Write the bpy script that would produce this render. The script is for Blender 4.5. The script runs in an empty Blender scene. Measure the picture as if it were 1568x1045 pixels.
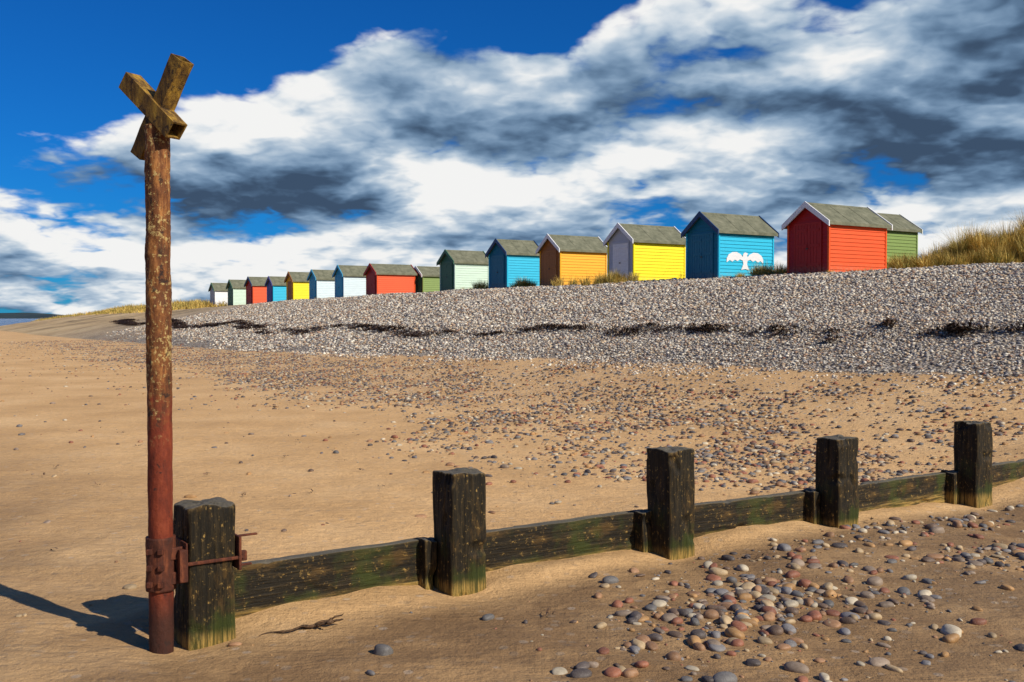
import bpy, bmesh, math, random
import numpy as np
from mathutils import Vector, Matrix, noise as mnoise
random.seed(4); RNG=np.random.default_rng(11)
scn=bpy.context.scene
scn.view_settings.view_transform='Standard'; scn.view_settings.look='None'
scn.view_settings.exposure=0; scn.view_settings.gamma=1
CO=scn.collection

# ------------------------------------------------------------ numeric helpers
def sm(a,b,x):
    k=np.clip((np.asarray(x,float)-a)/(b-a),0,1); return k*k*(3-2*k)
def _h(ix,iy,seed):
    n=(ix.astype(np.int64)*374761393+iy.astype(np.int64)*668265263+seed*1442695041)&0xffffffff
    n=((n^(n>>13))*1274126177)&0xffffffff
    return ((n^(n>>16))&0xffffff)/float(0xffffff)
def vn(x,y,seed=0):
    x=np.asarray(x,float);y=np.asarray(y,float)
    ix=np.floor(x);iy=np.floor(y);fx=x-ix;fy=y-iy
    fx=fx*fx*(3-2*fx);fy=fy*fy*(3-2*fy)
    a=_h(ix,iy,seed);b=_h(ix+1,iy,seed);c=_h(ix,iy+1,seed);d=_h(ix+1,iy+1,seed)
    return (a*(1-fx)+b*fx)*(1-fy)+(c*(1-fx)+d*fx)*fy
def fbm(x,y,seed=0,o=4):
    r=0;a=.5;tot=0
    for i in range(o):
        r=r+a*vn(np.asarray(x)*2**i+17*i,np.asarray(y)*2**i-9*i,seed+i);tot+=a;a*=.5
    return r/tot
CA,SA=math.cos(math.radians(31.5)),math.sin(math.radians(31.5))
def ST(x,y): return CA*x+SA*y, -SA*x+CA*y
def XY(s,t): return CA*s-SA*t, SA*s+CA*t
GD=np.array([.8237,.5669]); GN=np.array([.5669,-.8237]); G0=np.array([-1.595,4.86])
POSTS=[(-1.595,4.86,.665),(-.35,5.83,.672),(1.065,6.68,.70),(2.52,7.62,.66),(4.13,8.79,.66)]
def H(x,y):
    x=np.asarray(x,float);y=np.asarray(y,float)
    s,t=ST(x,y)
    base=np.interp(t,[120,190,300,400],[0,-.45,-3,-8])
    zf=np.interp(t,[8,23,45,80],[.8,.55,.12,.05])+base
    top=np.interp(t,[60,80,110,140,170,210,260,300,400],[3.2,3.05,2.7,2.62,2.35,1.6,.3,-2,-8])
    crest=top-.36
    sf=np.interp(t,[20,50,100],[14,13,10.5])
    k1=np.clip((s-7.3)/(sf-7.3),0,1)**1.9
    k2=np.clip((s-sf)/(24-sf),0,1)**.93
    k3=sm(23.5,28.6,s)
    z=base+(zf-base)*k1+(crest-zf)*k2+(top-crest)*k3
    z=z-.04*np.clip(-12-s,0,400)
    z=z+.06*np.exp(-((s-17.0)/.6)**2)
    z=z+1.35*np.exp(-((x-21)/4.2)**2-((y-41.5)/4.5)**2)+1.0*np.exp(-((x-27)/5)**2-((y-44)/5)**2)
    z=z+.62*np.exp(-((s-32)/3.5)**2)*sm(106,118,t)*(1-sm(150,215,t))*(.4+.9*vn(t*.12,s*.2,5))
    z=z+.5*sm(33,60,s)*(fbm(x*.05,y*.05,3)-.5)*2
    z=z+.05*(fbm(x*.35,y*.35,8)-.5)*(1+sm(12,16,s)*2.5)
    near=1-sm(14,30,np.hypot(x,y))
    z=z+near*.036*(fbm(x*1.6,y*1.6,21,3)-.5)+near*.011*np.sin((x*.5+y)*11+3*fbm(x*.9,y*.9,31)*3)*fbm(x*.7,y*.7,41,2)
    z=z+near*.012*(fbm(x*5,y*9,61,3)-.5)
    g=(x-G0[0])*GN[0]+(y-G0[1])*GN[1]; e=(x-G0[0])*GD[0]+(y-G0[1])*GD[1]
    z=z+.05*np.exp(-((g+.6)/.3)**2)*sm(-.2,.3,e)*(1-sm(9,11,e))
    z=z+.035*np.exp(-((g+.13)/.12)**2)*sm(.2,.5,e)*(1-sm(7,9,e))*vn(e*1.5,g,3)
    z=z-.07*sm(5,7,e)*(1-sm(11,14,e))*sm(-.9,-.2,g)
    for px,py,ph in POSTS:
        cx,cy=px+.12*GD[0]-.12*GN[0],py+.12*GD[1]-.12*GN[1]
        z=z-.05*np.exp(-(((x-cx)**2+(y-cy)**2)/.28**2))
    return z

# ------------------------------------------------------------ node helpers
class NT:
    def __init__(s,tree): s.t=tree; s.n=tree.nodes; s.l=tree.links
    def N(s,typ,**k):
        n=s.n.new(typ)
        for a,b in k.items(): setattr(n,a,b)
        return n
    def put(s,sock,v):
        if isinstance(v,bpy.types.NodeSocket): s.l.new(v,sock)
        elif v is not None: sock.default_value=v
    def M(s,op,a,b=None,c=None,clamp=False):
        n=s.N('ShaderNodeMath',operation=op); n.use_clamp=clamp
        s.put(n.inputs[0],a); s.put(n.inputs[1],b); s.put(n.inputs[2],c); return n.outputs[0]
    def V(s,op,a,b=None):
        n=s.N('ShaderNodeVectorMath',operation=op); s.put(n.inputs[0],a)
        if b is not None: s.put(n.inputs[1],b)
        return n.outputs[1] if op in('DOT_PRODUCT','LENGTH') else n.outputs[0]
    def noise(s,vec,scale,detail=4,rough=.55,dist=0):
        n=s.N('ShaderNodeTexNoise'); s.put(n.inputs['Vector'],vec)
        n.inputs['Scale'].default_value=scale;n.inputs['Detail'].default_value=detail
        n.inputs['Roughness'].default_value=rough;n.inputs['Distortion'].default_value=dist
        return n.outputs['Fac']
    def n2d(s,P,scale,det,rough,out='Fac'):
        n=s.N('ShaderNodeTexNoise',noise_dimensions='2D'); s.put(n.inputs['Vector'],P)
        n.inputs['Scale'].default_value=scale;n.inputs['Detail'].default_value=det;n.inputs['Roughness'].default_value=rough
        return n.outputs[out]
    def vor(s,vec,scale,feat='F1'):
        n=s.N('ShaderNodeTexVoronoi',feature=feat); s.put(n.inputs['Vector'],vec); n.inputs['Scale'].default_value=scale
        return n
    def ramp(s,fac,stops,interp='LINEAR'):
        n=s.N('ShaderNodeValToRGB'); s.put(n.inputs[0],fac); cr=n.color_ramp; cr.interpolation=interp
        while len(cr.elements)>1: cr.elements.remove(cr.elements[-1])
        for i,(p,c) in enumerate(stops):
            if not hasattr(c,'__len__'): c=(c,c,c)
            e=cr.elements[0] if i==0 else cr.elements.new(p)
            e.position=p; e.color=(*c[:3],1)
        return n.outputs[0]
    def mix(s,f,a,b,mode='MIX'):
        n=s.N('ShaderNodeMix',data_type='RGBA',blend_type=mode)
        s.put(n.inputs[0],f)
        for i,v in ((6,a),(7,b)):
            if isinstance(v,(tuple,list)): v=(*v[:3],1)
            s.put(n.inputs[i],v)
        return n.outputs[2]
    def mr(s,v,a,b,c=0,d=1,smooth=True):
        n=s.N('ShaderNodeMapRange'); n.interpolation_type='SMOOTHSTEP' if smooth else 'LINEAR'
        s.put(n.inputs[0],v)
        for i,q in enumerate((a,b,c,d)): n.inputs[i+1].default_value=q
        return n.outputs[0]
    def attr(s,name): return s.N('ShaderNodeAttribute',attribute_name=name)
    def bump(s,h,dist,strength=1,normal=None):
        n=s.N('ShaderNodeBump'); s.put(n.inputs['Height'],h); n.inputs['Distance'].default_value=dist
        n.inputs['Strength'].default_value=strength
        if normal: s.put(n.inputs['Normal'],normal)
        return n.outputs[0]
def mat(name,rough=.7,metal=0,spec=.4):
    m=bpy.data.materials.new(name); m.use_nodes=True; t=NT(m.node_tree)
    b=m.node_tree.nodes['Principled BSDF']
    b.inputs['Roughness'].default_value=rough; b.inputs['Metallic'].default_value=metal
    b.inputs['Specular IOR Level'].default_value=spec
    return m,t,b

# ------------------------------------------------------------ mesh helpers
def mesh_np(name,V,F,material,smooth=True,col=None,attrs=None):
    V=np.asarray(V,np.float32).reshape(-1,3);F=np.asarray(F,np.int32)
    me=bpy.data.meshes.new(name); k=F.shape[1]
    me.vertices.add(len(V)); me.vertices.foreach_set('co',V.ravel())
    me.loops.add(F.size); me.loops.foreach_set('vertex_index',F.ravel())
    me.polygons.add(len(F)); me.polygons.foreach_set('loop_start',np.arange(0,F.size,k,dtype=np.int32))
    me.polygons.foreach_set('loop_total',np.full(len(F),k,np.int32))
    me.update(calc_edges=True)
    me.polygons.foreach_set('use_smooth',np.full(len(F),smooth))
    if col is not None:
        a=me.color_attributes.new('Col','FLOAT_COLOR','POINT')
        c=np.ones((len(V),4),np.float32); c[:,:3]=col; a.data.foreach_set('color',c.ravel())
    for n,d in (attrs or {}).items():
        a=me.attributes.new(n,'FLOAT','POINT'); a.data.foreach_set('value',np.asarray(d,np.float32))
    me.materials.append(material)
    o=bpy.data.objects.new(name,me); CO.objects.link(o); return o
def mesh_py(name,V,F,material,parent=None,smooth=False):
    me=bpy.data.meshes.new(name); me.from_pydata([tuple(map(float,v)) for v in V],[],F); me.update()
    bm=bmesh.new(); bm.from_mesh(me); bmesh.ops.recalc_face_normals(bm,faces=bm.faces); bm.to_mesh(me); bm.free()
    if smooth:
        for p in me.polygons: p.use_smooth=True
    if material: me.materials.append(material)
    o=bpy.data.objects.new(name,me); CO.objects.link(o)
    if parent: o.parent=parent
    return o
class MB:
    def __init__(s): s.V=[];s.F=[]
    def prism(s,poly,a,b,axis=0):
        n=len(poly);o=len(s.V)
        for c in(a,b):
            for p in poly:
                v=[p[0],p[1]]; v.insert(axis,c); s.V.append(tuple(v))
        s.F.append([o+i for i in range(n)]); s.F.append([o+n+i for i in range(n)][::-1])
        for i in range(n):
            j=(i+1)%n; s.F.append([o+i,o+j,o+n+j,o+n+i])
    def box(s,p,q): s.prism([(p[1],p[2]),(q[1],p[2]),(q[1],q[2]),(p[1],q[2])],p[0],q[0])
    def hexa(s,pts):
        o=len(s.V); s.V+=pts
        for f in((0,1,2,3),(4,7,6,5),(0,4,5,1),(1,5,6,2),(2,6,7,3),(3,7,4,0)): s.F.append([o+i for i in f])
    def obj(s,name,m,parent=None,bevel=0,smooth=False):
        o=mesh_py(name,s.V,s.F,m,parent,smooth)
        if bevel:
            b=o.modifiers.new('bevel','BEVEL'); b.width=bevel; b.segments=2; b.limit_method='ANGLE'
        return o

# ------------------------------------------------------------ world
SUN=Vector((.806*math.cos(math.radians(37)),-.592*math.cos(math.radians(37)),math.sin(math.radians(37)))).normalized()
w=bpy.data.worlds.new("World"); scn.world=w; w.use_nodes=True; w.node_tree.nodes.clear(); t=NT(w.node_tree)
w.cycles.sampling_method='MANUAL'; w.cycles.sample_map_resolution=256
sky=t.N('ShaderNodeTexSky',sky_type='NISHITA'); sky.sun_disc=False
sky.sun_elevation=math.radians(37); sky.sun_rotation=math.atan2(.806,-.592)
sky.air_density=1.0; sky.dust_density=.2; sky.ozone_density=3.0
skyc=t.mix(1.0,sky.outputs[0],(.035,.36,.84),'MULTIPLY')
tc=t.N('ShaderNodeTexCoord'); sp=t.N('ShaderNodeSeparateXYZ'); t.l.new(tc.outputs['Generated'],sp.inputs[0])
dx,dy,dz=sp.outputs; dzc=t.M('MAXIMUM',dz,0.0)
def plane(extra,mul):
    den=t.M('ADD',t.M('MULTIPLY',dzc,.62*mul),.15+extra)
    c=t.N('ShaderNodeCombineXYZ'); t.put(c.inputs[0],t.M('DIVIDE',dx,den)); t.put(c.inputs[1],t.M('DIVIDE',dy,den))
    return c.outputs[0]
def cloudd(P,det,oct_):
    off=t.V('SUBTRACT',t.n2d(P,2.6,3,.6,'Color'),(.5,.5,.5)); sc=t.N('ShaderNodeVectorMath',operation='SCALE'); t.put(sc.inputs[0],off); sc.inputs['Scale'].default_value=.5
    Pd=t.V('ADD',P,sc.outputs[0])
    a=t.n2d(P,.95,det,.55)
    acc=None;tot=0
    for k in range(oct_):
        v=t.N('ShaderNodeTexVoronoi',feature='F1',voronoi_dimensions='2D'); t.put(v.inputs['Vector'],Pd); v.inputs['Scale'].default_value=1.5*2.15**k
        wt=.50**k; tot+=wt
        q=t.M('MULTIPLY',v.outputs['Distance'],wt); acc=q if acc is None else t.M('ADD',acc,q)
    for k in range(oct_,4): tot+=.50**k; acc=t.M('ADD',acc,.40*.50**k)
    bl=t.M('SUBTRACT',1.0,t.M('DIVIDE',acc,tot))
    return t.M('ADD',t.M('MULTIPLY',a,.68),t.M('MULTIPLY',bl,.36))
P1=plane(0,1);P2=plane(.0055,1.07);P3=plane(.018,1.22)
n1=cloudd(P1,7,4); n2=cloudd(P2,4,4)
lo1=t.n2d(P1,.95,1,.5); lo3=t.n2d(P3,.95,1,.5)
nb=t.n2d(P1,.42,2,.5)
az=t.M('ARCTAN2',dx,dy); el=t.M('ARCSINE',dz)
azn=t.mr(az,-.6,.6,0,1,False)
bound=t.M('MULTIPLY',t.ramp(azn,[(0,.27),(.104,.29),(.21,.35),(.31,.42),(.42,.50),(.5,.53),(.56,.54),(.615,.64),(.68,.86),(1,1)]),.5)
def gauss(ca,ce,ra,re):
    a=t.M('DIVIDE',t.M('SUBTRACT',az,ca),ra); e=t.M('DIVIDE',t.M('SUBTRACT',el,ce),re)
    q=t.M('ADD',t.M('MULTIPLY',a,a),t.M('MULTIPLY',e,e)); return t.M('POWER',2.718,t.M('MULTIPLY',q,-1))
bright=t.M('ADD',gauss(-.08,.21,.13,.04),t.M('MULTIPLY',gauss(.42,.31,.14,.03),.6))
bright=t.M('ADD',bright,t.M('MULTIPLY',gauss(-.3,.07,.3,.03),.35))
darkr=gauss(.42,.20,.24,.075)
bias=t.M('MULTIPLY',t.M('SUBTRACT',bound,el),3.6)
bias=t.M('MINIMUM',t.M('MAXIMUM',bias,-.22),.135)
bias=t.M('ADD',bias,t.M('MULTIPLY',darkr,.12)); bias=t.M('ADD',bias,t.M('MULTIPLY',gauss(.0,.20,.22,.05),.08))
dens=t.M('ADD',t.M('SUBTRACT',n1,.535),bias)
dens=t.M('ADD',dens,t.M('MULTIPLY',t.M('SUBTRACT',nb,.5),.16))
alpha=t.mr(dens,-.005,.085)
sh=t.M('ADD',t.M('MULTIPLY',t.M('SUBTRACT',n1,n2),3.1),.62)
sh=t.M('ADD',sh,t.M('MULTIPLY',t.M('SUBTRACT',lo1,lo3),1.5))
sh=t.M('ADD',sh,t.M('MULTIPLY',bright,.32))
sh=t.M('SUBTRACT',sh,t.M('MULTIPLY',darkr,.50))
sh=t.M('SUBTRACT',sh,t.M('MULTIPLY',t.M('SUBTRACT',dens,.14),.45))
sh=t.M('MINIMUM',t.M('MAXIMUM',sh,0.0),1.0)
cc=t.ramp(sh,[(0,(.040,.070,.125)),(.22,(.10,.18,.30)),(.45,(.23,.36,.53)),(.68,(.46,.58,.71)),(.86,(.80,.85,.89)),(1,(1,.99,.97))],'B_SPLINE')
cc=t.mix(1.0,cc,(9.3,9.3,9.3),'MULTIPLY')
fin=t.mix(alpha,skyc,cc)
bg=t.N('ShaderNodeBackground'); t.put(bg.inputs[0],fin); bg.inputs[1].default_value=.1
wo=t.N('ShaderNodeOutputWorld'); t.l.new(bg.outputs[0],wo.inputs[0])
sd=bpy.data.lights.new('sun','SUN'); sd.energy=5.0; sd.angle=math.radians(.5); sd.color=(1,.93,.82)
so=bpy.data.objects.new('sun',sd); CO.objects.link(so); so.rotation_euler=SUN.to_track_quat('Z','Y').to_euler(); so.location=(20,-15,30)

# ------------------------------------------------------------ camera
cd=bpy.data.cameras.new('camera'); cam=bpy.data.objects.new('camera',cd); CO.objects.link(cam)
cd.lens=35; cd.sensor_width=36; cd.clip_end=20000; cd.clip_start=.05
cam.location=(0,0,1.6); cam.rotation_euler=(math.radians(90-1.334),0,0); scn.camera=cam

# ------------------------------------------------------------ ground
m_ground,t,b=mat('beach_ground',.85,0,.25)
geo=t.N('ShaderNodeNewGeometry'); pos=geo.outputs['Position']
a_sh=t.attr('shingle').outputs['Fac'];a_gr=t.attr('grass').outputs['Fac'];a_da_vig=t.attr('damp').outputs['Fac'];a_pe=t.attr('pebbly').outputs['Fac'];a_fa=t.attr('faraway').outputs['Fac']
s1=t.noise(pos,.55,5,.6);s2=t.noise(pos,14,5,.65);s3=t.noise(pos,240,2,.7)
sand=t.ramp(s1,[(.3,(.56,.33,.135)),(.5,(.69,.42,.18)),(.7,(.79,.51,.24))])
mpr=t.N('ShaderNodeMapping'); t.put(mpr.inputs[0],pos); mpr.inputs['Rotation'].default_value=(0,0,.25); mpr.inputs['Scale'].default_value=(.35,1.6,1)
rip=t.noise(mpr.outputs[0],9,4,.6,.6)
sand=t.mix(t.mr(s2,.38,.7,.0,.28),sand,(.36,.20,.08))
sand=t.mix(t.mr(rip,.5,.7,.0,.22),sand,(.36,.20,.085))
sand=t.mix(t.mr(s3,.50,.72,0,.55),sand,(.20,.115,.05))
sand=t.mix(t.mr(s3,.48,.28,0,.35),sand,(.88,.64,.36))
damp_vig_n=t.M('MULTIPLY',a_da_vig,t.mr(t.noise(pos,1.3,5,.6),.3,.7,.6,1.25))
sand=t.mix(damp_vig_n,sand,t.mix(.74,sand,(.11,.060,.026)))  # damp tone, with vignette darkening also mixed into the sand colour
sv=t.vor(pos,15)
sepc=t.N('ShaderNodeSeparateColor'); t.l.new(sv.outputs['Color'],sepc.inputs[0])
pebc=t.ramp(sepc.outputs[0],[(0,(.10,.085,.07)),(.2,(.28,.24,.19)),(.45,(.46,.40,.31)),(.7,(.30,.20,.12)),(.85,(.55,.50,.43)),(1,(.72,.66,.56))])
gap=t.mr(sv.outputs['Distance'],.45,.75,0,1)
pm=t.M('MULTIPLY',t.mr(t.M('ADD',sepc.outputs[1],t.M('MULTIPLY',a_pe,.55)),.80,.86),t.M('SUBTRACT',1.0,t.mr(sv.outputs['Distance'],.3,.42)))
pm=t.M('MULTIPLY',pm,t.mr(a_pe,.02,.2))
sand=t.mix(pm,sand,t.mix(.25,pebc,(.1,.07,.05)))
shing=t.mix(gap,pebc,(.06,.045,.034))
shing=t.mix(t.mr(t.noise(pos,.35,4,.6),.4,.65,0,.35),shing,(.46,.37,.26))
shing=t.mix(t.M('MULTIPLY',a_fa,.92),shing,t.ramp(t.noise(pos,.15,6,.75),[(.35,(.24,.17,.08)),(.5,(.55,.38,.19)),(.62,(.68,.5,.27)),(.7,(.30,.25,.12))]))
mask=t.mr(t.M('ADD',a_sh,t.M('MULTIPLY',t.M('SUBTRACT',t.noise(pos,1.6,5,.7),.5),.9)),.4,.6)
col=t.mix(mask,sand,shing)
grc=t.ramp(t.noise(pos,3,5,.7),[(.3,(.07,.08,.02)),(.5,(.30,.23,.06)),(.7,(.58,.40,.12))])
gm=t.mr(t.M('ADD',a_gr,t.M('MULTIPLY',t.M('SUBTRACT',t.noise(pos,.9,4,.7),.5),.9)),.4,.6)
col=t.mix(gm,col,grc)
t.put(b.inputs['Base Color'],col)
h1=t.M('MULTIPLY',t.M('SUBTRACT',1.0,sv.outputs['Distance']),mask)
nrm=t.bump(h1,.045,1.0)
nrm=t.bump(s2,.022,.8,nrm); nrm=t.bump(rip,.022,.8,nrm); nrm=t.bump(t.noise(pos,55,4,.7),.010,.8,nrm)
t.put(b.inputs['Normal'],nrm)
t.put(b.inputs['Roughness'],t.M('SUBTRACT',.9,t.M('MULTIPLY',a_da_vig,.2)))
rad=[.3]
while rad[-1]<2.8: rad.append(rad[-1]*1.035)
while rad[-1]<9: rad.append(rad[-1]*1.0055)
while rad[-1]<16: rad.append(rad[-1]*1.009)
while rad[-1]<300: rad.append(rad[-1]*1.014)
while rad[-1]<7000: rad.append(rad[-1]*1.12)
rad=np.array(rad)
ang=np.concatenate([np.arange(-40,40,.15),np.arange(40,320,2.5)])
ang=np.radians(90-ang)
R,A=np.meshgrid(rad,ang,indexing='ij'); X=(R*np.cos(A)).ravel();Y=(R*np.sin(A)).ravel()
X=np.append(X,0);Y=np.append(Y,0); Z=H(X,Y)
s,tt=ST(X,Y); g=(X-G0[0])*GN[0]+(Y-G0[1])*GN[1]
sf=np.interp(tt,[20,50,100],[14,13,10.5])
shg=sm(sf-1.2,sf+.8,s)*(1-sm(29,34,s))*(1-.42*sm(85,150,tt))
grs=np.maximum(sm(30,34,s)*.95, sm(.25,.8,np.exp(-((X-21)/5)**2-((Y-41.5)/5)**2)))
grs=np.maximum(grs,.62*np.exp(-((s-29.5)/1.6)**2))
grs=np.maximum(grs,sm(24,30,s)*sm(95,118,tt)*.8)
def midband(s,t,x,y):
    n=(fbm(x*.5,y*.5,77,4)-.5)*5
    d=sm(5.8,8.4,s+n)*(1-sm(11.6,13.8,s+n*.5))
    return d*(1-.6*sm(35,75,t))*(1-sm(75,110,t))
peb=midband(s,tt,X,Y)*sm(13,22,np.hypot(X,Y))+.08
dmp_vig=np.maximum(.60*(1-sm(.3,2.6,s))*(1-sm(8,16,Y)),1.0*sm(-.15,.4,g)*(1-sm(8,14,s)))
dmp_vig=np.maximum(dmp_vig,.7*np.exp(-((g+.45)/.25)**2)*(1-sm(8,14,s)))
far=sm(60,105,tt)
nr,na=len(rad),len(ang)
i=np.arange(nr-1)[:,None]*na; j=np.arange(na)[None,:]; j2=(j+1)%na
F=np.stack([i+j,i+j2,i+na+j2,i+na+j],-1).reshape(-1,4)[:,::-1]
ground=mesh_np('beach_ground',np.stack([X,Y,Z],1),F,m_ground,True,None,dict(shingle=shg,grass=grs,damp=dmp_vig,pebbly=peb,faraway=far))
bm=bmesh.new(); bm.from_mesh(ground.data); bm.verts.ensure_lookup_table(); c=bm.verts[len(X)-1]
for k in range(na):
    f=bm.faces.new((c,bm.verts[k],bm.verts[(k+1)%na]))
bmesh.ops.recalc_face_normals(bm,faces=bm.faces)
bm.to_mesh(ground.data); bm.free()
for p in ground.data.polygons[:1]:
    if p.normal.z<0: ground.data.flip_normals()

# ------------------------------------------------------------ sea + headland
m_sea,t,b=mat('sea_water',.18,0,.5); geo=t.N('ShaderNodeNewGeometry')
n=t.noise(geo.outputs['Position'],.25,6,.65); t.put(b.inputs['Base Color'],t.ramp(n,[(.35,(.012,.035,.06)),(.62,(.03,.08,.12)),(.72,(.35,.4,.42))]))
t.put(b.inputs['Normal'],t.bump(n,.6,.8))
mesh_py('sea_water',[(-12000,-12000,-.6),(12000,-12000,-.6),(12000,14000,-.6),(-12000,14000,-.6)],[(0,1,2,3)],m_sea)
m_hill,t,b=mat('headland',.95,0,.1); geo=t.N('ShaderNodeNewGeometry')
t.put(b.inputs['Base Color'],t.ramp(t.noise(geo.outputs['Position'],.01,6,.6),[(.3,(.02,.035,.045)),(.7,(.05,.07,.07))]))
V=[];F=[];nx,ny=120,10
for a in range(nx):
    for c in range(ny):
        x=-4200+a*25; y=3000+c*60+(-x-2000)*.1
        env=min(1,max(0,(-1340-x)/260))
        hh=22*math.sin(math.pi*c/(ny-1))*env*(.75+.5*float(vn(x*.004,c*.3,9)))
        V.append((x,y,-1+hh))
for a in range(nx-1):
    for c in range(ny-1): o=a*ny+c; F.append((o,o+ny,o+ny+1,o+1))
mesh_py('headland_hills',V,F,m_hill,None,True)

# ------------------------------------------------------------ pebbles
def ico(sub):
    bm=bmesh.new(); bmesh.ops.create_icosphere(bm,subdivisions=sub,radius=1)
    V=np.array([v.co[:] for v in bm.verts]);F=np.array([[v.index for v in f.verts] for f in bm.faces]); bm.free(); return V,F
ICO={1:ico(1),2:ico(2),3:ico(3)}
m_peb,t,b=mat('pebble_stone',.62,0,.4)
pc=t.attr('Col').outputs['Color']; geo=t.N('ShaderNodeNewGeometry'); pp=geo.outputs['Position']
q=t.noise(pp,60,4,.65)
c=t.mix(t.mr(q,.4,.7,0,.4),pc,t.mix(1.0,pc,(.5,.46,.42),'MULTIPLY'))
c=t.mix(t.mr(t.noise(pp,400,1,.6),.6,.7,0,.3),c,(.6,.56,.5))
t.put(b.inputs['Base Color'],c); t.put(b.inputs['Normal'],t.bump(q,.003,.5))
PAL_BANK=np.array([(.52,.47,.38),(.64,.56,.43),(.40,.36,.30),(.76,.70,.57),(.42,.29,.17),(.15,.13,.12),(.56,.43,.28),(.30,.27,.24),(.34,.21,.13)])
PAL_SAND=np.array([(.26,.19,.13),(.32,.17,.08),(.13,.12,.11),(.42,.30,.16),(.27,.10,.05),(.19,.175,.165),(.50,.42,.29),(.09,.07,.06),(.40,.22,.08),(.15,.095,.06)])
def pebbles(name,x,y,r,lod,pal,lift=.25,flat=(.4,.75)):
    n=len(x); BV,BF=ICO[lod]; nv=len(BV)
    V=np.repeat(BV[None],n,0)
    for f in (1.3,2.4):
        k=RNG.normal(size=(n,1,3))*f; ph=RNG.uniform(0,6.28,(n,1))
        V=V*(1+.10/f*1.3*np.sin((V*k).sum(2)+ph))[:,:,None]
    V=np.sign(V)*np.abs(V)**.9
    sc=np.stack([RNG.uniform(.85,1.5,n),RNG.uniform(.7,1.0,n),RNG.uniform(*flat,n)],1)*r[:,None]
    V=V*sc[:,None,:]
    tl=RNG.normal(0,.22,n); c,sn=np.cos(tl)[:,None],np.sin(tl)[:,None]
    V=np.stack([V[:,:,0],V[:,:,1]*c-V[:,:,2]*sn,V[:,:,1]*sn+V[:,:,2]*c],2)
    yw=RNG.uniform(0,6.28,n); c,sn=np.cos(yw)[:,None],np.sin(yw)[:,None]
    V=np.stack([V[:,:,0]*c-V[:,:,1]*sn,V[:,:,0]*sn+V[:,:,1]*c,V[:,:,2]],2)
    V[:,:,0]+=x[:,None];V[:,:,1]+=y[:,None];V[:,:,2]+=(H(x,y)+sc[:,2]*lift)[:,None]
    F=(BF[None]+(np.arange(n)*nv)[:,None,None]).reshape(-1,3)
    col=pal[RNG.integers(0,len(pal),n)]*RNG.uniform(.7,1.2,(n,1))
    return mesh_np(name,V,F,m_peb,True,np.repeat(col,nv,0))
n=48000; x=RNG.uniform(-1.8,6.5,n);y=RNG.uniform(3.2,9.5,n); g=(x-G0[0])*GN[0]+(y-G0[1])*GN[1]
cl=fbm(x*1.5,y*1.5,55,3); cl=sm(.38,.62,cl)
core=np.exp(-((x-1.55)/.75)**2-((y-5.65)/.5)**2)
d=np.exp(-((g-1.05)/.62)**2)*sm(.0,1.0,x)*(.10+.9*cl)*.42+.28*core+.008+.035*sm(0,2,x)*cl+.014*sm(0,2,x)
k=(g>.1)&(RNG.random(n)<d); x,y,g=x[k],y[k],g[k]
r=.006+.040*RNG.random(len(x))**2.8
n2=330000; s=RNG.uniform(-1,15,n2); tt=RNG.uniform(-8,75,n2)**1.0; x2,y2=XY(s,tt); dist=np.hypot(x2,y2)
gg=(x2-G0[0])*GN[0]+(y2-G0[1])*GN[1]
cl=sm(.40,.64,fbm(x2*.9,y2*.9,66,4))
nearc=np.exp(-((s-8.8)/1.5)**2-((tt-7.2)/2.8)**2)+.8*np.exp(-((s-7.6)/1.6)**2-((tt-11)/2.4)**2)
dd=midband(s,tt,x2,y2)*(.16+.6*cl)*np.clip(24/np.maximum(dist,1),.25,1)+.8*nearc*(.2+cl)+.008+.08*sm(3.5,7,s)*cl
k=(gg<-.46)&(RNG.random(n2)<dd)&(y2>4)&(abs(x2/np.maximum(y2,.1))<.75); x2,y2,dist=x2[k],y2[k],dist[k]
r2=(.008+.034*RNG.random(len(x2))**2.1)
nn=dist<9; mm=(dist>=9)&(dist<15); ff=dist>=15
pebbles('beach_pebbles',np.concatenate([x,x2[nn]]),np.concatenate([y,y2[nn]]),np.concatenate([r,r2[nn]]),3,PAL_SAND)
pebbles('beach_pebbles',x2[mm],y2[mm],r2[mm],2,PAL_SAND)
pebbles('beach_pebbles',x2[ff],y2[ff],r2[ff]*1.15,1,PAL_SAND)
n=400000; s=RNG.uniform(12.6,29.5,n); tt=RNG.uniform(-16,80,n); x,y=XY(s,tt); dist=np.hypot(x,y)
pr=np.clip((22/dist)**1.5,0,1)*sm(12.4,15.0,s+(fbm(x*.6,y*.6,91)-.5)*3.5)*np.where(s>25,.5,1)
k=(RNG.random(n)<pr)&(y>3)&(abs(x/np.maximum(y,.1))<.66); x,y,dist=x[k],y[k],dist[k]
r=(.019+.030*RNG.random(len(x))**2.0)*np.clip(dist/26,.8,1.7)
pebbles('shingle_bank_stones',x,y,r,1,PAL_BANK,.35,(.45,.85))

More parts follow.
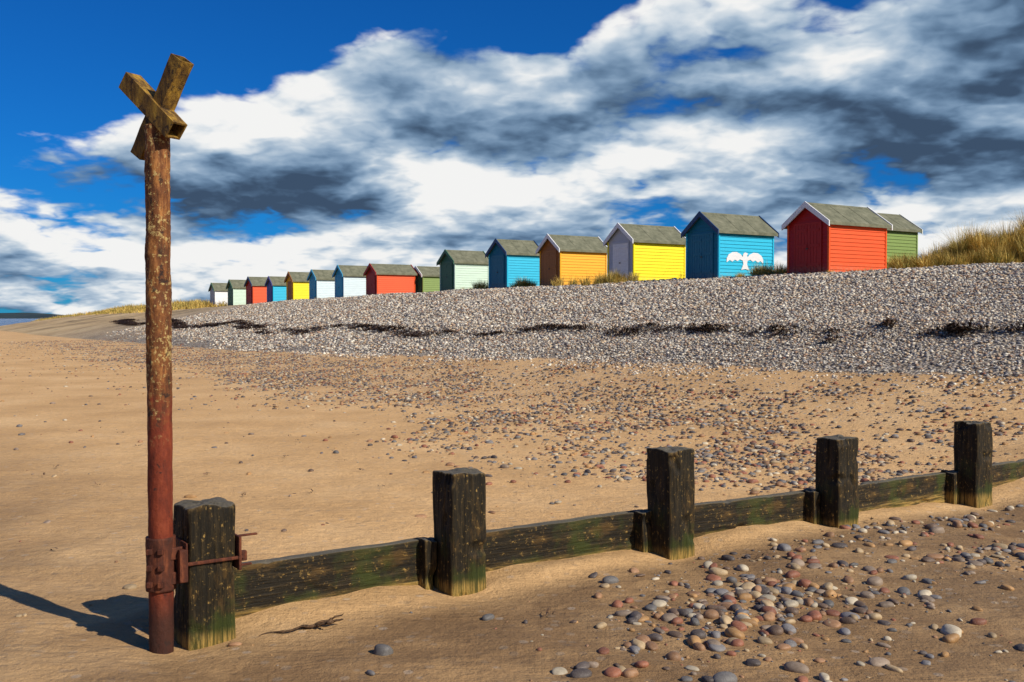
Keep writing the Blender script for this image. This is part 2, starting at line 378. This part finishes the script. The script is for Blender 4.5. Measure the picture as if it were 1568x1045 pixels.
# ------------------------------------------------------------ ribbons : grass and seaweed
def blades(name,P,Dr,L,Wd,bend,colr,material):
    n=len(P); sx=np.stack([-Dr[:,1],Dr[:,0],np.zeros(n)],1)*Wd[:,None]*.5
    lv=[]
    for k,(f,wf) in enumerate(((0,1),(.5,.8),(1,.08))):
        up=np.zeros((n,3)); up[:,2]=L*f*(1-.35*bend*f); up[:,:2]=Dr[:,:2]*(L*bend*f*f)[:,None]
        c=P+up; lv+= [c-sx*wf,c+sx*wf]
    V=np.stack(lv,1); o=(np.arange(n)*6)[:,None]
    F=np.concatenate([o+np.array([[0,1,3,2]]),o+np.array([[2,3,5,4]])])
    cc=np.repeat(colr,6,0)
    return mesh_np(name,V,F,material,False,cc)
m_gr,t,b=mat('marram_grass',.7,0,.2); t.put(b.inputs['Base Color'],t.attr('Col').outputs['Color'])
tufts=[]
def scat(n,xf,h,rad,nb):
    for _ in range(n):
        x,y=xf(); tufts.append((x,y,h*random.uniform(.5,1.6),rad*random.uniform(.6,1.4),nb))
def ell(cx,cy,rx,ry):
    def f():
        while 1:
            a,b_=random.uniform(-1,1),random.uniform(-1,1)
            if a*a+b_*b_<1: return cx+a*rx,cy+b_*ry
    return f
scat(200,ell(21,41,6.2,5),.55,.24,130)
scat(75,ell(21.5,39,4.5,2.2),1.05,.34,210)
scat(120,ell(28,44,6,5),.9,.35,90)
scat(50,ell(17.4,38.9,2.2,1.4),.5,.22,90)
def alongst(s0,s1,t0,t1): return lambda: XY(random.uniform(s0,s1),random.uniform(t0,t1))
scat(520,alongst(27,36,108,175),.65,.7,44)
scat(420,alongst(23,31,104,235),.45,.8,36)
HUTGRASS=[]
# ------------------------------------------------------------ huts
def paint(name,c,rough=.55):
    m,t,b=mat(name,rough,0,.35); tc=t.N('ShaderNodeTexCoord').outputs['Object']
    mp=t.N('ShaderNodeMapping'); t.put(mp.inputs[0],tc); mp.inputs['Scale'].default_value=(1,1,9)
    n=t.noise(mp.outputs[0],2.2,6,.65); n2=t.noise(tc,26,5,.7)
    cc=t.mix(t.mr(n,.35,.7,0,.35),(*c,1),tuple(v*.68+.004 for v in c))
    cc=t.mix(t.mr(n2,.64,.74,0,.3),cc,tuple(v*.5+.12 for v in c))
    sp=t.N('ShaderNodeSeparateXYZ'); t.put(sp.inputs[0],tc)
    cc=t.mix(t.M('MULTIPLY',t.mr(sp.outputs[2],.45,0,0,.45),t.mr(t.noise(tc,7,4,.6),.3,.7)),cc,(.30,.24,.15))
    t.put(b.inputs['Base Color'],cc); t.put(b.inputs['Normal'],t.bump(n2,.003,.5)); return m
COLS=dict(red=(.76,.085,.008),red_shaded=(.38,.008,.006),blue=(.006,.47,.70),blue_shaded=(.004,.15,.25),navy=(.02,.06,.16),yellow=(.94,.77,.003),  # darker red and blue copies carry the front walls' shade in their colour
 orange=(.87,.42,.012),brown=(.34,.12,.02),white=(.80,.80,.80),cream=(.74,.74,.66),mint=(.58,.74,.60),green=(.20,.29,.07),dgreen=(.04,.14,.08),
 pale=(.64,.76,.80),sky=(.04,.36,.58),grey=(.5,.52,.56),purple=(.07,.07,.30))
PM={k:paint('paint_'+k,v) for k,v in COLS.items()}
m_roof,t,b=mat('roof_felt',.95,0,.15); tc=t.N('ShaderNodeTexCoord').outputs['Object']
t.put(b.inputs['Base Color'],t.ramp(t.noise(tc,3,7,.7),[(.3,(.10,.105,.07)),(.55,(.18,.18,.12)),(.75,(.25,.24,.17))]))
t.put(b.inputs['Normal'],t.bump(t.noise(tc,90,4,.7),.004,.6))
m_dark,t,b=mat('dark_metal',.5,.6,.4); t.put(b.inputs['Base Color'],t.ramp(t.noise(t.N('ShaderNodeTexCoord').outputs['Object'],40,3),[(.3,(.03,.03,.03)),(.7,(.08,.07,.06))]))
def hut(x,y,z,W,D,E,T,wall,front,trim,door,bird=False):
    root=bpy.data.objects.new('beach_hut',None); CO.objects.link(root)
    root.location=(x,y,z); root.rotation_euler=(0,0,math.radians(31.5)); root.empty_display_size=.5
    R=T-E; hw=W/2
    m=MB(); m.prism([(0,-.5),(W,-.5),(W,E),(hw,T),(0,E)],0,D); m.obj('wall_core',PM[wall],root)
    sd=MB(); fr=MB(); bh=.145; zc=0.0
    while zc<T-.05:
        z0=zc; z1=min(zc+bh,T-.02)
        def yr(zz):
            if zz<=E: return .0,W
            k=(zz-E)/R*hw; return k,W-k
        if z1<=E+.01:
            sd.hexa([(0,-.034,z0),(D,-.034,z0),(D,.0,z0),(0,.0,z0),(0,-.010,z1),(D,-.010,z1),(D,.0,z1),(0,.0,z1)])
            sd.hexa([(0,W,z0),(D,W,z0),(D,W+.034,z0),(0,W+.034,z0),(0,W,z1),(D,W,z1),(D,W+.010,z1),(0,W+.010,z1)])
        a0,b0=yr(z0);a1,b1=yr(z1)
        fr.hexa([(-.034,a0,z0),(0,a0,z0),(0,b0,z0),(-.034,b0,z0),(-.010,a1,z1),(0,a1,z1),(0,b1,z1),(-.010,b1,z1)])
        sd.hexa([(D,a0,z0),(D+.034,a0,z0),(D+.034,b0,z0),(D,b0,z0),(D,a1,z1),(D+.010,a1,z1),(D+.010,b1,z1),(D,b1,z1)])
        zc+=bh
    sd.obj('side_boards',PM[wall],root); fr.obj('front_boards',PM[front],root)
    c=MB()
    for xx in(-.05,D-.03):
        for yy in(-.05,W-.03): c.box((xx,yy,-.45),(xx+.08,yy+.08,E-.03))
    c.obj('corner_posts',PM[wall],root,.006)
    o=.15; sl=R/hw
    r=MB(); r.prism([(-o,E-o*sl+.01),(hw,T+.01),(W+o,E-o*sl+.01),(W+o,E-o*sl+.07),(hw,T+.07),(-o,E-o*sl+.07)],-.16,D+.16); r.obj('roof',m_roof,root)
    rc=MB(); rc.prism([(hw-.09,T+.075-.09*sl),(hw,T+.075),(hw+.09,T+.075-.09*sl),(hw+.09,T+.09-.09*sl),(hw,T+.095),(hw-.09,T+.09-.09*sl)],-.15,D+.15); rc.obj('ridge_cap',m_roof,root)
    for i in range(1,3):
        ls=MB(); xx=D*i/3; ls.prism([(-o,E-o*sl+.073),(hw-.1,T+.073-.1*sl),(hw-.1,T+.081-.1*sl),(-o,E-o*sl+.081)],xx,xx+.06); ls.obj('felt_lap_%d'%i,m_roof,root)
    bg=MB()
    for x0 in(-.21,D+.163):
        bg.prism([(-o-.03,E-o*sl-.11),(hw,T-.10),(W+o+.03,E-o*sl-.11),(W+o+.03,E-o*sl+.09),(hw,T+.125),(-o-.03,E-o*sl+.09)],x0,x0+.047)
    bg.obj('barge_boards',PM[trim],root)
    fb=MB()
    for y0 in(-o-.018,W+o+.003): fb.box((-.158,y0,E-o*sl-.05),(D+.158,y0+.015,E-o*sl+.06))
    fb.obj('fascia',m_roof,root)
    dw=min(1.25,W*.62); y0=hw-dw/2; dh=min(1.85,E-.08)
    f=MB(); f.box((-.062,y0-.07,.05),(-.036,y0,dh+.07)); f.box((-.062,y0+dw,.05),(-.036,y0+dw+.07,dh+.07)); f.box((-.062,y0,dh),(-.036,y0+dw,dh+.07))
    f.obj('door_frame',PM[front],root)
    d=MB()
    npl=8
    for i in range(npl):
        a=y0+dw*i/npl+.006; e=y0+dw*(i+1)/npl-.006
        d.box((-.054,a,.06),(-.035,e,dh-.005))
    for zz in(.3,dh*.55,dh-.25): d.box((-.072,y0+.03,zz),(-.0545,hw-.02,zz+.1)); d.box((-.072,hw+.02,zz),(-.0545,y0+dw-.03,zz+.1))
    d.obj('double_doors',PM[door],root)
    k=MB(); k.box((-.095,hw-.05,dh*.5),(-.073,hw+.05,dh*.5+.05)); k.obj('hasp',m_dark,root)
    if bird:
        L=[(-1,-.34),(-1.0,0),(-.9,.34),(-.7,.55),(-.46,.58),(-.24,.40),(-.13,.16),(-.12,.34),(-.08,.5),(0,.58)]
        Rr=[(.1,.52),(.17,.44),(.10,.38),(.12,.16),(.24,.40),(.46,.58),(.7,.55),(.9,.34),(1.0,0),(1,-.34)]
        Lo=[(.84,-.12),(.7,-.26),(.56,-.08),(.42,-.2),(.28,-.04),(.13,-.14),(.10,-.45),(.22,-.95),(0,-.86),(-.22,-.95),(-.10,-.45),(-.13,-.14),(-.28,-.04),(-.42,-.2),(-.56,-.08),(-.7,-.26),(-.84,-.12)]
        m=MB(); cx,cz,sx,sz=D*.47,.86,D*.34,.48
        m.prism([(cx+p[0]*sx,cz+p[1]*sz) for p in L+Rr+Lo],-.044,-.036,1); m.obj('bird_emblem',PM['white'],root)
    for _ in range(8): HUTGRASS.append((x,y,D))
    return root
HD=[(423,484,573,108,'red','red_shaded','white','red_shaded',28.6),
    (268,316,401,102,'blue','blue_shaded','navy','blue_shaded',28.4),
    (148,186,266,90,'yellow','grey','white','white',28.5),
    (44,74,146,79,'orange','brown','white','brown',28.8),
    (-34,-7,44,75,'blue','blue_shaded','navy','blue_shaded',28.9),
    (-109,-87,-34,63,'mint','dgreen','dgreen','dgreen',29.2),
    (-148,-136,-110,46,'green','dgreen','white','dgreen',33.5),
    (-222,-206,-147,50,'red','red_shaded','red_shaded','red_shaded',30.0),
    (-270,-257,-221,51,'pale','sky','sky','sky',29.8),
    (-309,-298,-269,46,'pale','sky','sky','sky',29.8),
    (-344,-334,-310,45,'yellow','orange','brown','brown',29.4),
    (-374,-365,-344,41,'blue','purple','purple','purple',29.4),
    (-406,-396,-374,43,'red','red_shaded','navy','red_shaded',29.4),
    (-434,-426,-405,40,'mint','dgreen','dgreen','dgreen',29.4),
    (-461,-454,-434,37,'white','grey','dgreen','grey',29.4)]
f=1524.
for i,(xl,xc,xr,hp,wl,fr,tr,dr,s) in enumerate(HD):
    u=xc/f; y=s/(CA*u+SA); x=u*y
    ur=xr/f; D=(ur*y-x)/(CA-ur*SA); ul=xl/f; W=(x-ul*y)/(SA+ul*CA)
    W=min(max(W,1.75),2.25); D=min(max(D-.12,2.2),3.5)
    T=min(max(hp/f*y*1.0,2.25),2.75); E=T*.745
    z=float(H(x,y))
    hut(x,y,z,W,D,E,T,wl,fr,tr,dr,bird=(i==1))
hut(15.5,42.6,3.55,2.0,2.75,1.95,2.6,'green','dgreen','cream','dgreen')
for (x,y,D) in HUTGRASS:
    if random.random()<.6:
        a=random.uniform(-.1,1.1)*D; q=random.uniform(.15,.7)
        tufts.append((x+CA*a+SA*q,y+SA*a-CA*q,random.uniform(.14,.34),.2,70))
for (x,y) in ((9.9,39.7),(10.3,40.1),(10.6,39.6),(4.2,44.5),(4.8,44.0),(3.6,44.2),(5.1,44.6),(11.2,41.3),(11.7,42.0),(0.4,54.0),(1.1,54.5),(4.5,44.9),(12.1,42.6),(-1.7,58.6),(6.9,47.5),(7.4,47.2),(2.7,50.5),(11.9,39.6),(12.4,40.4)):
    for _ in range(6): tufts.append((x+random.uniform(-.5,.5),y+random.uniform(-.3,.3),random.uniform(.3,.75),.28,90))
P=[];Dr=[];L=[];Wd=[];Bn=[];Cl=[]
for (x,y,h,rd,nb) in tufts:
    a=RNG.uniform(0,6.28,nb); rr=rd*np.sqrt(RNG.random(nb))
    px,py=x+np.cos(a)*rr*.7,y+np.sin(a)*rr*.7
    P.append(np.stack([px,py,H(px,py)-.02],1)); aa=a+RNG.normal(0,.6,nb)
    Dr.append(np.stack([np.cos(aa),np.sin(aa),0*aa],1)); L.append(h*RNG.uniform(.55,1.15,nb))
    far=math.hypot(x,y)>90
    Wd.append(RNG.uniform(.010,.020,nb)*(3.4 if far else 1.1)); Bn.append(RNG.uniform(.1,.8,nb))
    mixv=np.clip(RNG.normal(random.uniform(.4,.9) if far else random.uniform(.3,.95),.25,nb),0,1)[:,None]
    Cl.append(((1-mixv)*np.array([.13,.15,.03])+mixv*np.array([.82,.56,.15]))*RNG.uniform(.6,1.2,(nb,1)))
cat=np.concatenate
blades('marram_grass',cat(P),cat(Dr),cat(L),cat(Wd),cat(Bn),cat(Cl),m_gr)

# seaweed strandline
m_sw,t,b=mat('seaweed',.55,0,.4); t.put(b.inputs['Base Color'],t.attr('Col').outputs['Color'])
P=[];Dr=[];L=[];Wd=[];Bn=[];Cl=[]
def weed(cx,cy,ls,ws,nb,ln,hh):
    a=RNG.normal(0,ls,nb);c=RNG.normal(0,ws,nb)+.3*ws*np.sin(a*9)
    keep=vn((cx+a)*4.5,(cy+c)*4.5,13)>.40; a,c=a[keep],c[keep]; nb=len(a)
    px=cx-SA*a+CA*c;py=cy+CA*a+SA*c
    fall=np.exp(-(a/ls)**2*.4-(c/ws)**2*.4)
    P.append(np.stack([px,py,H(px,py)+.02+hh*fall*RNG.random(nb)],1)); an=RNG.uniform(0,6.28,nb)
    Dr.append(np.stack([np.cos(an),np.sin(an),0*an],1)); L.append(ln*RNG.uniform(.4,1.2,nb));Wd.append(ln*RNG.uniform(.15,.4,nb));Bn.append(RNG.uniform(1,2.6,nb))
    Cl.append(np.array([[.045,.024,.011]])*RNG.uniform(.4,2.6,(nb,1)))
for s0,t0,l,w_,nb in ((16.1,5.4,.20,.16,480),(17.1,8.1,.16,.28,420),(15.9,8.6,.22,.10,280),(17.7,8.3,.16,.13,200),(16.5,9.9,.3,.07,180),(16.4,11.2,.28,.18,500),(16.8,12.9,.2,.10,240),(16.3,15.5,.34,.15,400),(16.6,18,.26,.11,240),(15.6,13.6,.16,.08,120),(16.2,21,.45,.15,300),(16.7,25,.55,.12,300)):
    x,y=XY(s0,t0); weed(x,y,l,w_,nb,.13,.14)
for k in range(330):
    tq=2+93*random.random()**.8; x,y=XY(16.35+random.gauss(0,.20)+.45*math.sin(tq*.35)+.2*math.sin(tq*1.1),tq)
    if tq<30 and vn(tq*.6,1.5,4)<.40: continue
    weed(x,y,random.uniform(.10,.5)*(1+tq/50),.04+.04*tq/60,int(random.uniform(14,70)*(1+tq/40)),.08+tq*.0012,.05)
for k in range(90):
    tq=random.uniform(2,40); x,y=XY(random.uniform(15.2,20),tq); weed(x,y,random.uniform(.05,.16),.04,int(random.uniform(6,24)),.07,.03)
for k in range(60):
    x,y=XY(random.uniform(0,7),random.uniform(2,16)); weed(x,y,.03,.02,6,.035,.01)
blades('seaweed_strandline',cat(P),cat(Dr),cat(L),cat(Wd),cat(Bn),cat(Cl),m_sw)

# ------------------------------------------------------------ groyne timber
def wood(name):
    m,t,b=mat(name,.68,0,.28); tc=t.N('ShaderNodeTexCoord').outputs['Object']
    mp=t.N('ShaderNodeMapping'); t.put(mp.inputs[0],tc); mp.inputs['Scale'].default_value=(1,1,.07)
    mq=t.N('ShaderNodeMapping'); t.put(mq.inputs[0],tc); mq.inputs['Scale'].default_value=(1,1,.3)
    gr=t.noise(mp.outputs[0],60,6,.7,.3); g2=t.noise(mq.outputs[0],9,6,.7)
    geo=t.N('ShaderNodeNewGeometry'); sp=t.N('ShaderNodeSeparateXYZ'); t.put(sp.inputs[0],geo.outputs['Position'])
    c=t.ramp(gr,[(.3,(.005,.004,.002)),(.5,(.014,.010,.004)),(.70,(.050,.033,.012))])
    c=t.mix(t.mr(g2,.53,.70,0,.7),c,(.13,.072,.018))
    c=t.mix(t.M('MULTIPLY',t.mr(t.noise(tc,34,5,.78),.565,.66,0,.9),t.mr(gr,.41,.59)),c,(.42,.26,.07))
    c=t.mix(t.M('MULTIPLY',t.mr(t.noise(tc,3.2,4,.6),.46,.62,0,.75),t.mr(sp.outputs[2],.46,.12)),c,t.mix(gr,(.008,.016,.002),(.070,.090,.010)))
    edge=t.mr(geo.outputs['Pointiness'],.53,.60,0,.6)
    c=t.mix(edge,c,(.30,.19,.06))
    c=t.mix(t.M('MULTIPLY',t.mr(t.M('ADD',sp.outputs[2],t.M('MULTIPLY',g2,.09)),.10,.03),t.mr(gr,.38,.62,.1,.8)),c,(.46,.29,.075))
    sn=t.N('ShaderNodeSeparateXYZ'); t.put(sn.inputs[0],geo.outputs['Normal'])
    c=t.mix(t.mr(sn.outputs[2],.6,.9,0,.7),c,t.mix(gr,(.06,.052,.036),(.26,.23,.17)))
    t.put(b.inputs['Base Color'],c)
    t.put(b.inputs['Normal'],t.bump(t.noise(tc,120,3,.7),.004,.6,t.bump(gr,.014,1.0)))
    return m
m_wood=wood('weathered_timber')
def sweep(name,w_,d_,L,mtl,parent=None,rings=60,npts=72,amp=.004,crack=.010,seed=0,r=.018,z0=0,taper=0):
    pts=[]
    for q in range(npts):
        a=2*math.pi*q/npts+.001; ca,sa=math.cos(a),math.sin(a); p=14
        k=1/((abs(ca)**p+abs(sa)**p)**(1/p)); pts.append((ca*k*w_/2,sa*k*d_/2))
    V=[];F=[]
    zs=list(np.linspace(z0,L-.012,rings))
    lv=[(z,1.0) for z in zs]+[(L-.005,.985),(L-.001,.95),(L,.85),(L+.001,.6),(L+.001,.3)]
    for z,sc in lv:
        for (x,y) in pts:
            n=mnoise.noise(Vector((x*28+seed*7,y*28,z*1.1)));n2=mnoise.noise(Vector((x*7+seed*3,y*7,z*5)));n3=mnoise.noise(Vector((x*60+seed,y*60,z*2.2)))
            c=-crack*max(0,n3*n3*3-.25)
            chip=-.035*max(0,mnoise.noise(Vector((x*9+seed*5,y*9+3,z*7)))-.36)*2
            dd=amp*(n+1.5*n2)+c+chip
            l=math.hypot(x,y); kk=sc*(1+dd/l)-taper*z
            zz=z+(.018*mnoise.noise(Vector((x*12+seed,y*12,3))) if z>L-.03 else 0)
            V.append((x*kk,y*kk,zz))
    m=npts
    for i in range(len(lv)-1):
        for j in range(m): F.append((i*m+j,i*m+(j+1)%m,(i+1)*m+(j+1)%m,(i+1)*m+j))
    V.append((0,0,L)); cidx=len(V)-1; o=(len(lv)-1)*m
    for j in range(m): F.append((o+j,o+(j+1)%m,cidx))
    F.append(tuple(range(m))[::-1])
    ob=mesh_py(name,V,F,mtl,parent,True); return ob
ga=math.atan2(GD[1],GD[0])
PW=.245;PD=.24
for i,(px,py,ph) in enumerate(POSTS):
    cx=px+PW/2*GD[0]-PD/2*GN[0]; cy=py+PW/2*GD[1]-PD/2*GN[1]
    o=sweep('wooden_post',PW,PD,ph,m_wood,seed=i*3+1,z0=-.4,rings=90,npts=96,amp=.0055,crack=.013)
    o.location=(cx,cy,0); o.rotation_euler=(random.uniform(-.02,.02),random.uniform(-.015,.015),ga+random.uniform(-.04,.04))
groyne=bpy.data.objects.new('wooden_groyne',None); CO.objects.link(groyne)
def gp(e,gg,z): return (G0[0]+GD[0]*e+GN[0]*gg,G0[1]+GD[1]*e+GN[1]*gg,z)
es=[((px-G0[0])*GD[0]+(py-G0[1])*GD[1]) for px,py,_ in POSTS]
gs=[((px-G0[0])*GN[0]+(py-G0[1])*GN[1]) for px,py,_ in POSTS]
es2=[es[0]+.04]+[e+.02 for e in es[1:]]+[es[4]+4.2]
gs2=gs+[gs[4]-.1]; topz=[.285,.25,.255,.23,.20,.19]
for i in range(5):
    a=Vector(gp(es2[i],gs2[i]-PD-.055,topz[i]-.20)); c=Vector(gp(es2[i+1]+.0,gs2[i+1]-PD-.055,topz[i+1]-.20))
    L=(c-a).length
    o=sweep('plank_%d'%(i+1),.085,.40,L-.01,m_wood,groyne,rings=90,npts=72,seed=20+i,amp=.004,crack=.008)
    zax=(c-a).normalized(); up=Vector((0,0,1)); xax=up.cross(zax).normalized(); yax=zax.cross(xax)
    M=Matrix((xax,yax,zax)).transposed().to_4x4(); M.translation=a; o.matrix_world=M
    if i>0:
        q=gp(es[i]-.045,gs[i]-PD,0)
        bl=sweep('cleat_%d'%i,.08,.14,topz[i]+.012,m_wood,groyne,rings=20,npts=48,seed=40+i,z0=-.2); bl.location=(q[0],q[1],0); bl.rotation_euler=(0,0,ga)

# ------------------------------------------------------------ rusty marker pole
def rustmat(name,mode):
    m,t,b=mat(name,.75,.15,.35); tc=t.N('ShaderNodeTexCoord').outputs['Object']
    geo=t.N('ShaderNodeNewGeometry'); sp=t.N('ShaderNodeSeparateXYZ'); t.put(sp.inputs[0],geo.outputs['Position'])
    mp=t.N('ShaderNodeMapping'); t.put(mp.inputs[0],tc); mp.inputs['Scale'].default_value=(1,1,.25)
    a=t.noise(mp.outputs[0],22,8,.72); c1=t.noise(tc,48,6,.78); c2=t.noise(tc,14,6,.7); c3=t.noise(tc,6,4,.6)
    if mode=='pole':
        up=t.ramp(a,[(.32,(.030,.015,.008)),(.5,(.17,.058,.016)),(.64,(.40,.17,.045))])
        lo=t.ramp(a,[(.3,(.055,.012,.006)),(.5,(.17,.028,.010)),(.7,(.27,.055,.018))])
        zz=t.M('ADD',sp.outputs[2],t.M('MULTIPLY',t.M('SUBTRACT',c2,.5),1.0))
        c=t.mix(t.mr(zz,1.05,1.35),lo,up)
        li=t.M('MULTIPLY',t.mr(t.M('ADD',c1,t.M('MULTIPLY',t.M('SUBTRACT',c3,.5),.35)),.55,.61),t.mr(zz,.95,1.3))
        c=t.mix(t.M('MULTIPLY',li,.75),c,(.56,.42,.16))
        c=t.mix(t.mr(c2,.58,.64,0,.85),c,(.02,.012,.01))
        c=t.mix(t.mr(sp.outputs[2],.30,.10,0,.8),c,(.02,.013,.009))
    elif mode=='top':
        c=t.ramp(a,[(.3,(.025,.014,.006)),(.48,(.16,.085,.016)),(.66,(.46,.27,.035))])
        c=t.mix(t.mr(c2,.56,.63,0,.85),c,(.025,.014,.01))
    else:
        c=t.ramp(a,[(.3,(.02,.009,.006)),(.5,(.09,.024,.011)),(.68,(.24,.07,.025))])
    t.put(b.inputs['Base Color'],c); t.put(b.inputs['Normal'],t.bump(c1,.006,.8,t.bump(a,.008,.7))); return m
m_pole=rustmat('rusted_paint','pole'); m_top=rustmat('rusted_topmark','top'); m_rust=rustmat('rusty_iron','iron')
pole=bpy.data.objects.new('rusty_marker_pole',None); CO.objects.link(pole); pole.location=(-1.72,4.85,0)
def tube(name,rad,z0,z1,mtl,rings=120,npts=48,amp=.0025,seed=0):
    V=[];F=[]
    for i in range(rings):
        z=z0+(z1-z0)*i/(rings-1)
        am=amp*(1+1.2*float(sm(1.0,1.5,z)))
        for j in range(npts):
            a=2*math.pi*j/npts; x,y=math.cos(a)*rad,math.sin(a)*rad
            n=mnoise.noise(Vector((x*30+seed,y*30,z*9)))+.7*mnoise.noise(Vector((x*90,y*90,z*40)))
            k=1+am*n/rad; V.append((x*k,y*k,z))
    for i in range(rings-1):
        for j in range(npts): F.append((i*npts+j,i*npts+(j+1)%npts,(i+1)*npts+(j+1)%npts,(i+1)*npts+j))
    F.append(tuple(range(npts))[::-1]); F.append(tuple((rings-1)*npts+j for j in range(npts)))
    return mesh_py(name,V,F,mtl,pole,True)
tube('pipe',.058,-.5,2.53,m_pole,260,56)
def boxtube(name,p,q,wd,nrm,th=.008):
    p=Vector(p);q=Vector(q); zax=(q-p).normalized(); n=Vector(nrm); xax=n.cross(zax).normalized(); yax=zax.cross(xax); L=(q-p).length
    V=[];F=[]
    h=wd/2; hi=h-th; N=12
    for k in range(N+1):
        z=L*k/N
        for rr in(h,hi):
            for sx,sy in((-1,-1),(1,-1),(1,1),(-1,1)):
                j=.004*mnoise.noise(Vector((sx+z*9,sy*2,L*5)))
                V.append(p+xax*(sx*rr+j)+yax*(sy*rr+j)+zax*z)
    for k in range(N):
        o=k*8
        for i in range(4):
            j=(i+1)%4; F.append((o+i,o+j,o+8+j,o+8+i)); F.append((o+4+i,o+12+i,o+12+j,o+4+j))
    for o in(0,N*8):
        for i in range(4):
            j=(i+1)%4; F.append((o+i,o+4+i,o+4+j,o+j))
    return mesh_py(name,V,F,m_top,pole)
hx,hy=.86,-.50
def hp(a,z,off=0): return (a*hx-.50*off, a*hy-.86*off, z)
nr=(-.50,-.86,0)
boxtube('topmark_bar_a',hp(-.115,2.39),hp(.180,2.83),.078,nr)
boxtube('topmark_bar_b',hp(-.185,2.765,.01),hp(.145,2.49,.01),.088,nr)
col_=tube('collar',.070,.27,.53,m_rust,30,40,.004,5)
M1=MB()
cl=bpy.data.objects.new('clamp_parts',None); CO.objects.link(cl); cl.parent=pole; cl.rotation_euler=(0,0,ga)
def inl(e,g_):
    p=Vector((POSTS[0][0],POSTS[0][1],0))-Vector((-1.72,4.85,0)); e0=p.x*GD[0]+p.y*GD[1]; g0=p.x*GN[0]+p.y*GN[1]
    return e0+e,-(g0+g_)
def cbox(e0,e1,g0,g1,z0,z1):
    a,b1=inl(e0,g1); c_,d1=inl(e1,g0); M1.box((min(a,c_),min(b1,d1),z0),(max(a,c_),max(b1,d1),z1))
cbox(-.09,-.005,-.02,.0,.30,.36); cbox(-.09,-.005,-.02,.0,.42,.48); cbox(-.045,-.004,-.03,.035,.31,.47)
cbox(-.03,.28,.010,.024,.385,.402)
cbox(.250,.265,-.12,.03,.33,.50); cbox(.265,.37,-.05,-.03,.485,.495); cbox(.265,.34,-.05,-.03,.335,.345); cbox(.265,.30,-.02,.01,.37,.42)
cbox(-.014,-.004,-.25,.03,.33,.50)
M1.obj('clamp_straps',m_rust,cl,.004)
bz=MB()
for z in(.31,.39,.47):
    for a in(-1.2,-2.0):
        x_,y_=math.cos(a)*.07,math.sin(a)*.07
        bz.box((x_-.013,y_-.02,z-.013),(x_+.013,y_+.012,z+.013))
bz.obj('clamp_bolts',m_rust,pole,.003)

# drift debris at the foot
m_dw,t,b=mat('driftwood',.8,0,.2); t.put(b.inputs['Base Color'],t.ramp(t.noise(t.N('ShaderNodeTexCoord').outputs['Object'],40,5),[(.3,(.02,.013,.008)),(.7,(.16,.09,.045))]))
V=[];F=[]
def twig(x0,y0,x1,y1,rm,lift,sd,N=18):
    base=len(V)
    for k in range(N+1):
        q=k/N; cx=x0+(x1-x0)*q+.02*mnoise.noise(Vector((q*5+sd,0,0))); cy=y0+(y1-y0)*q+.05*mnoise.noise(Vector((q*4+sd,2,0)))
        r_=.0025+rm*math.sin(math.pi*min(1,q**1.3))*(.7+.6*mnoise.noise(Vector((q*9+sd,1,1))))
        zz=float(H(cx,cy))+.003+lift*q*(1+.6*mnoise.noise(Vector((q*7+sd,5,1))))
        for j in range(8):
            a=2*math.pi*j/8; V.append((cx+.3*r_*math.cos(a),cy+r_*math.cos(a)*1.3,zz+r_*.8*math.sin(a)))
    for k in range(N):
        for j in range(8): F.append((base+k*8+j,base+k*8+(j+1)%8,base+(k+1)*8+(j+1)%8,base+(k+1)*8+j))
twig(-1.28,5.0,-.90,5.14,.008,.03,1); twig(-1.12,5.07,-.88,5.16,.016,.03,4); twig(-1.05,5.10,-.92,5.06,.009,.05,8); twig(-1.02,5.12,-.89,5.22,.007,.045,12)
mesh_py('driftwood_stick',V,F,m_dw,None,True)
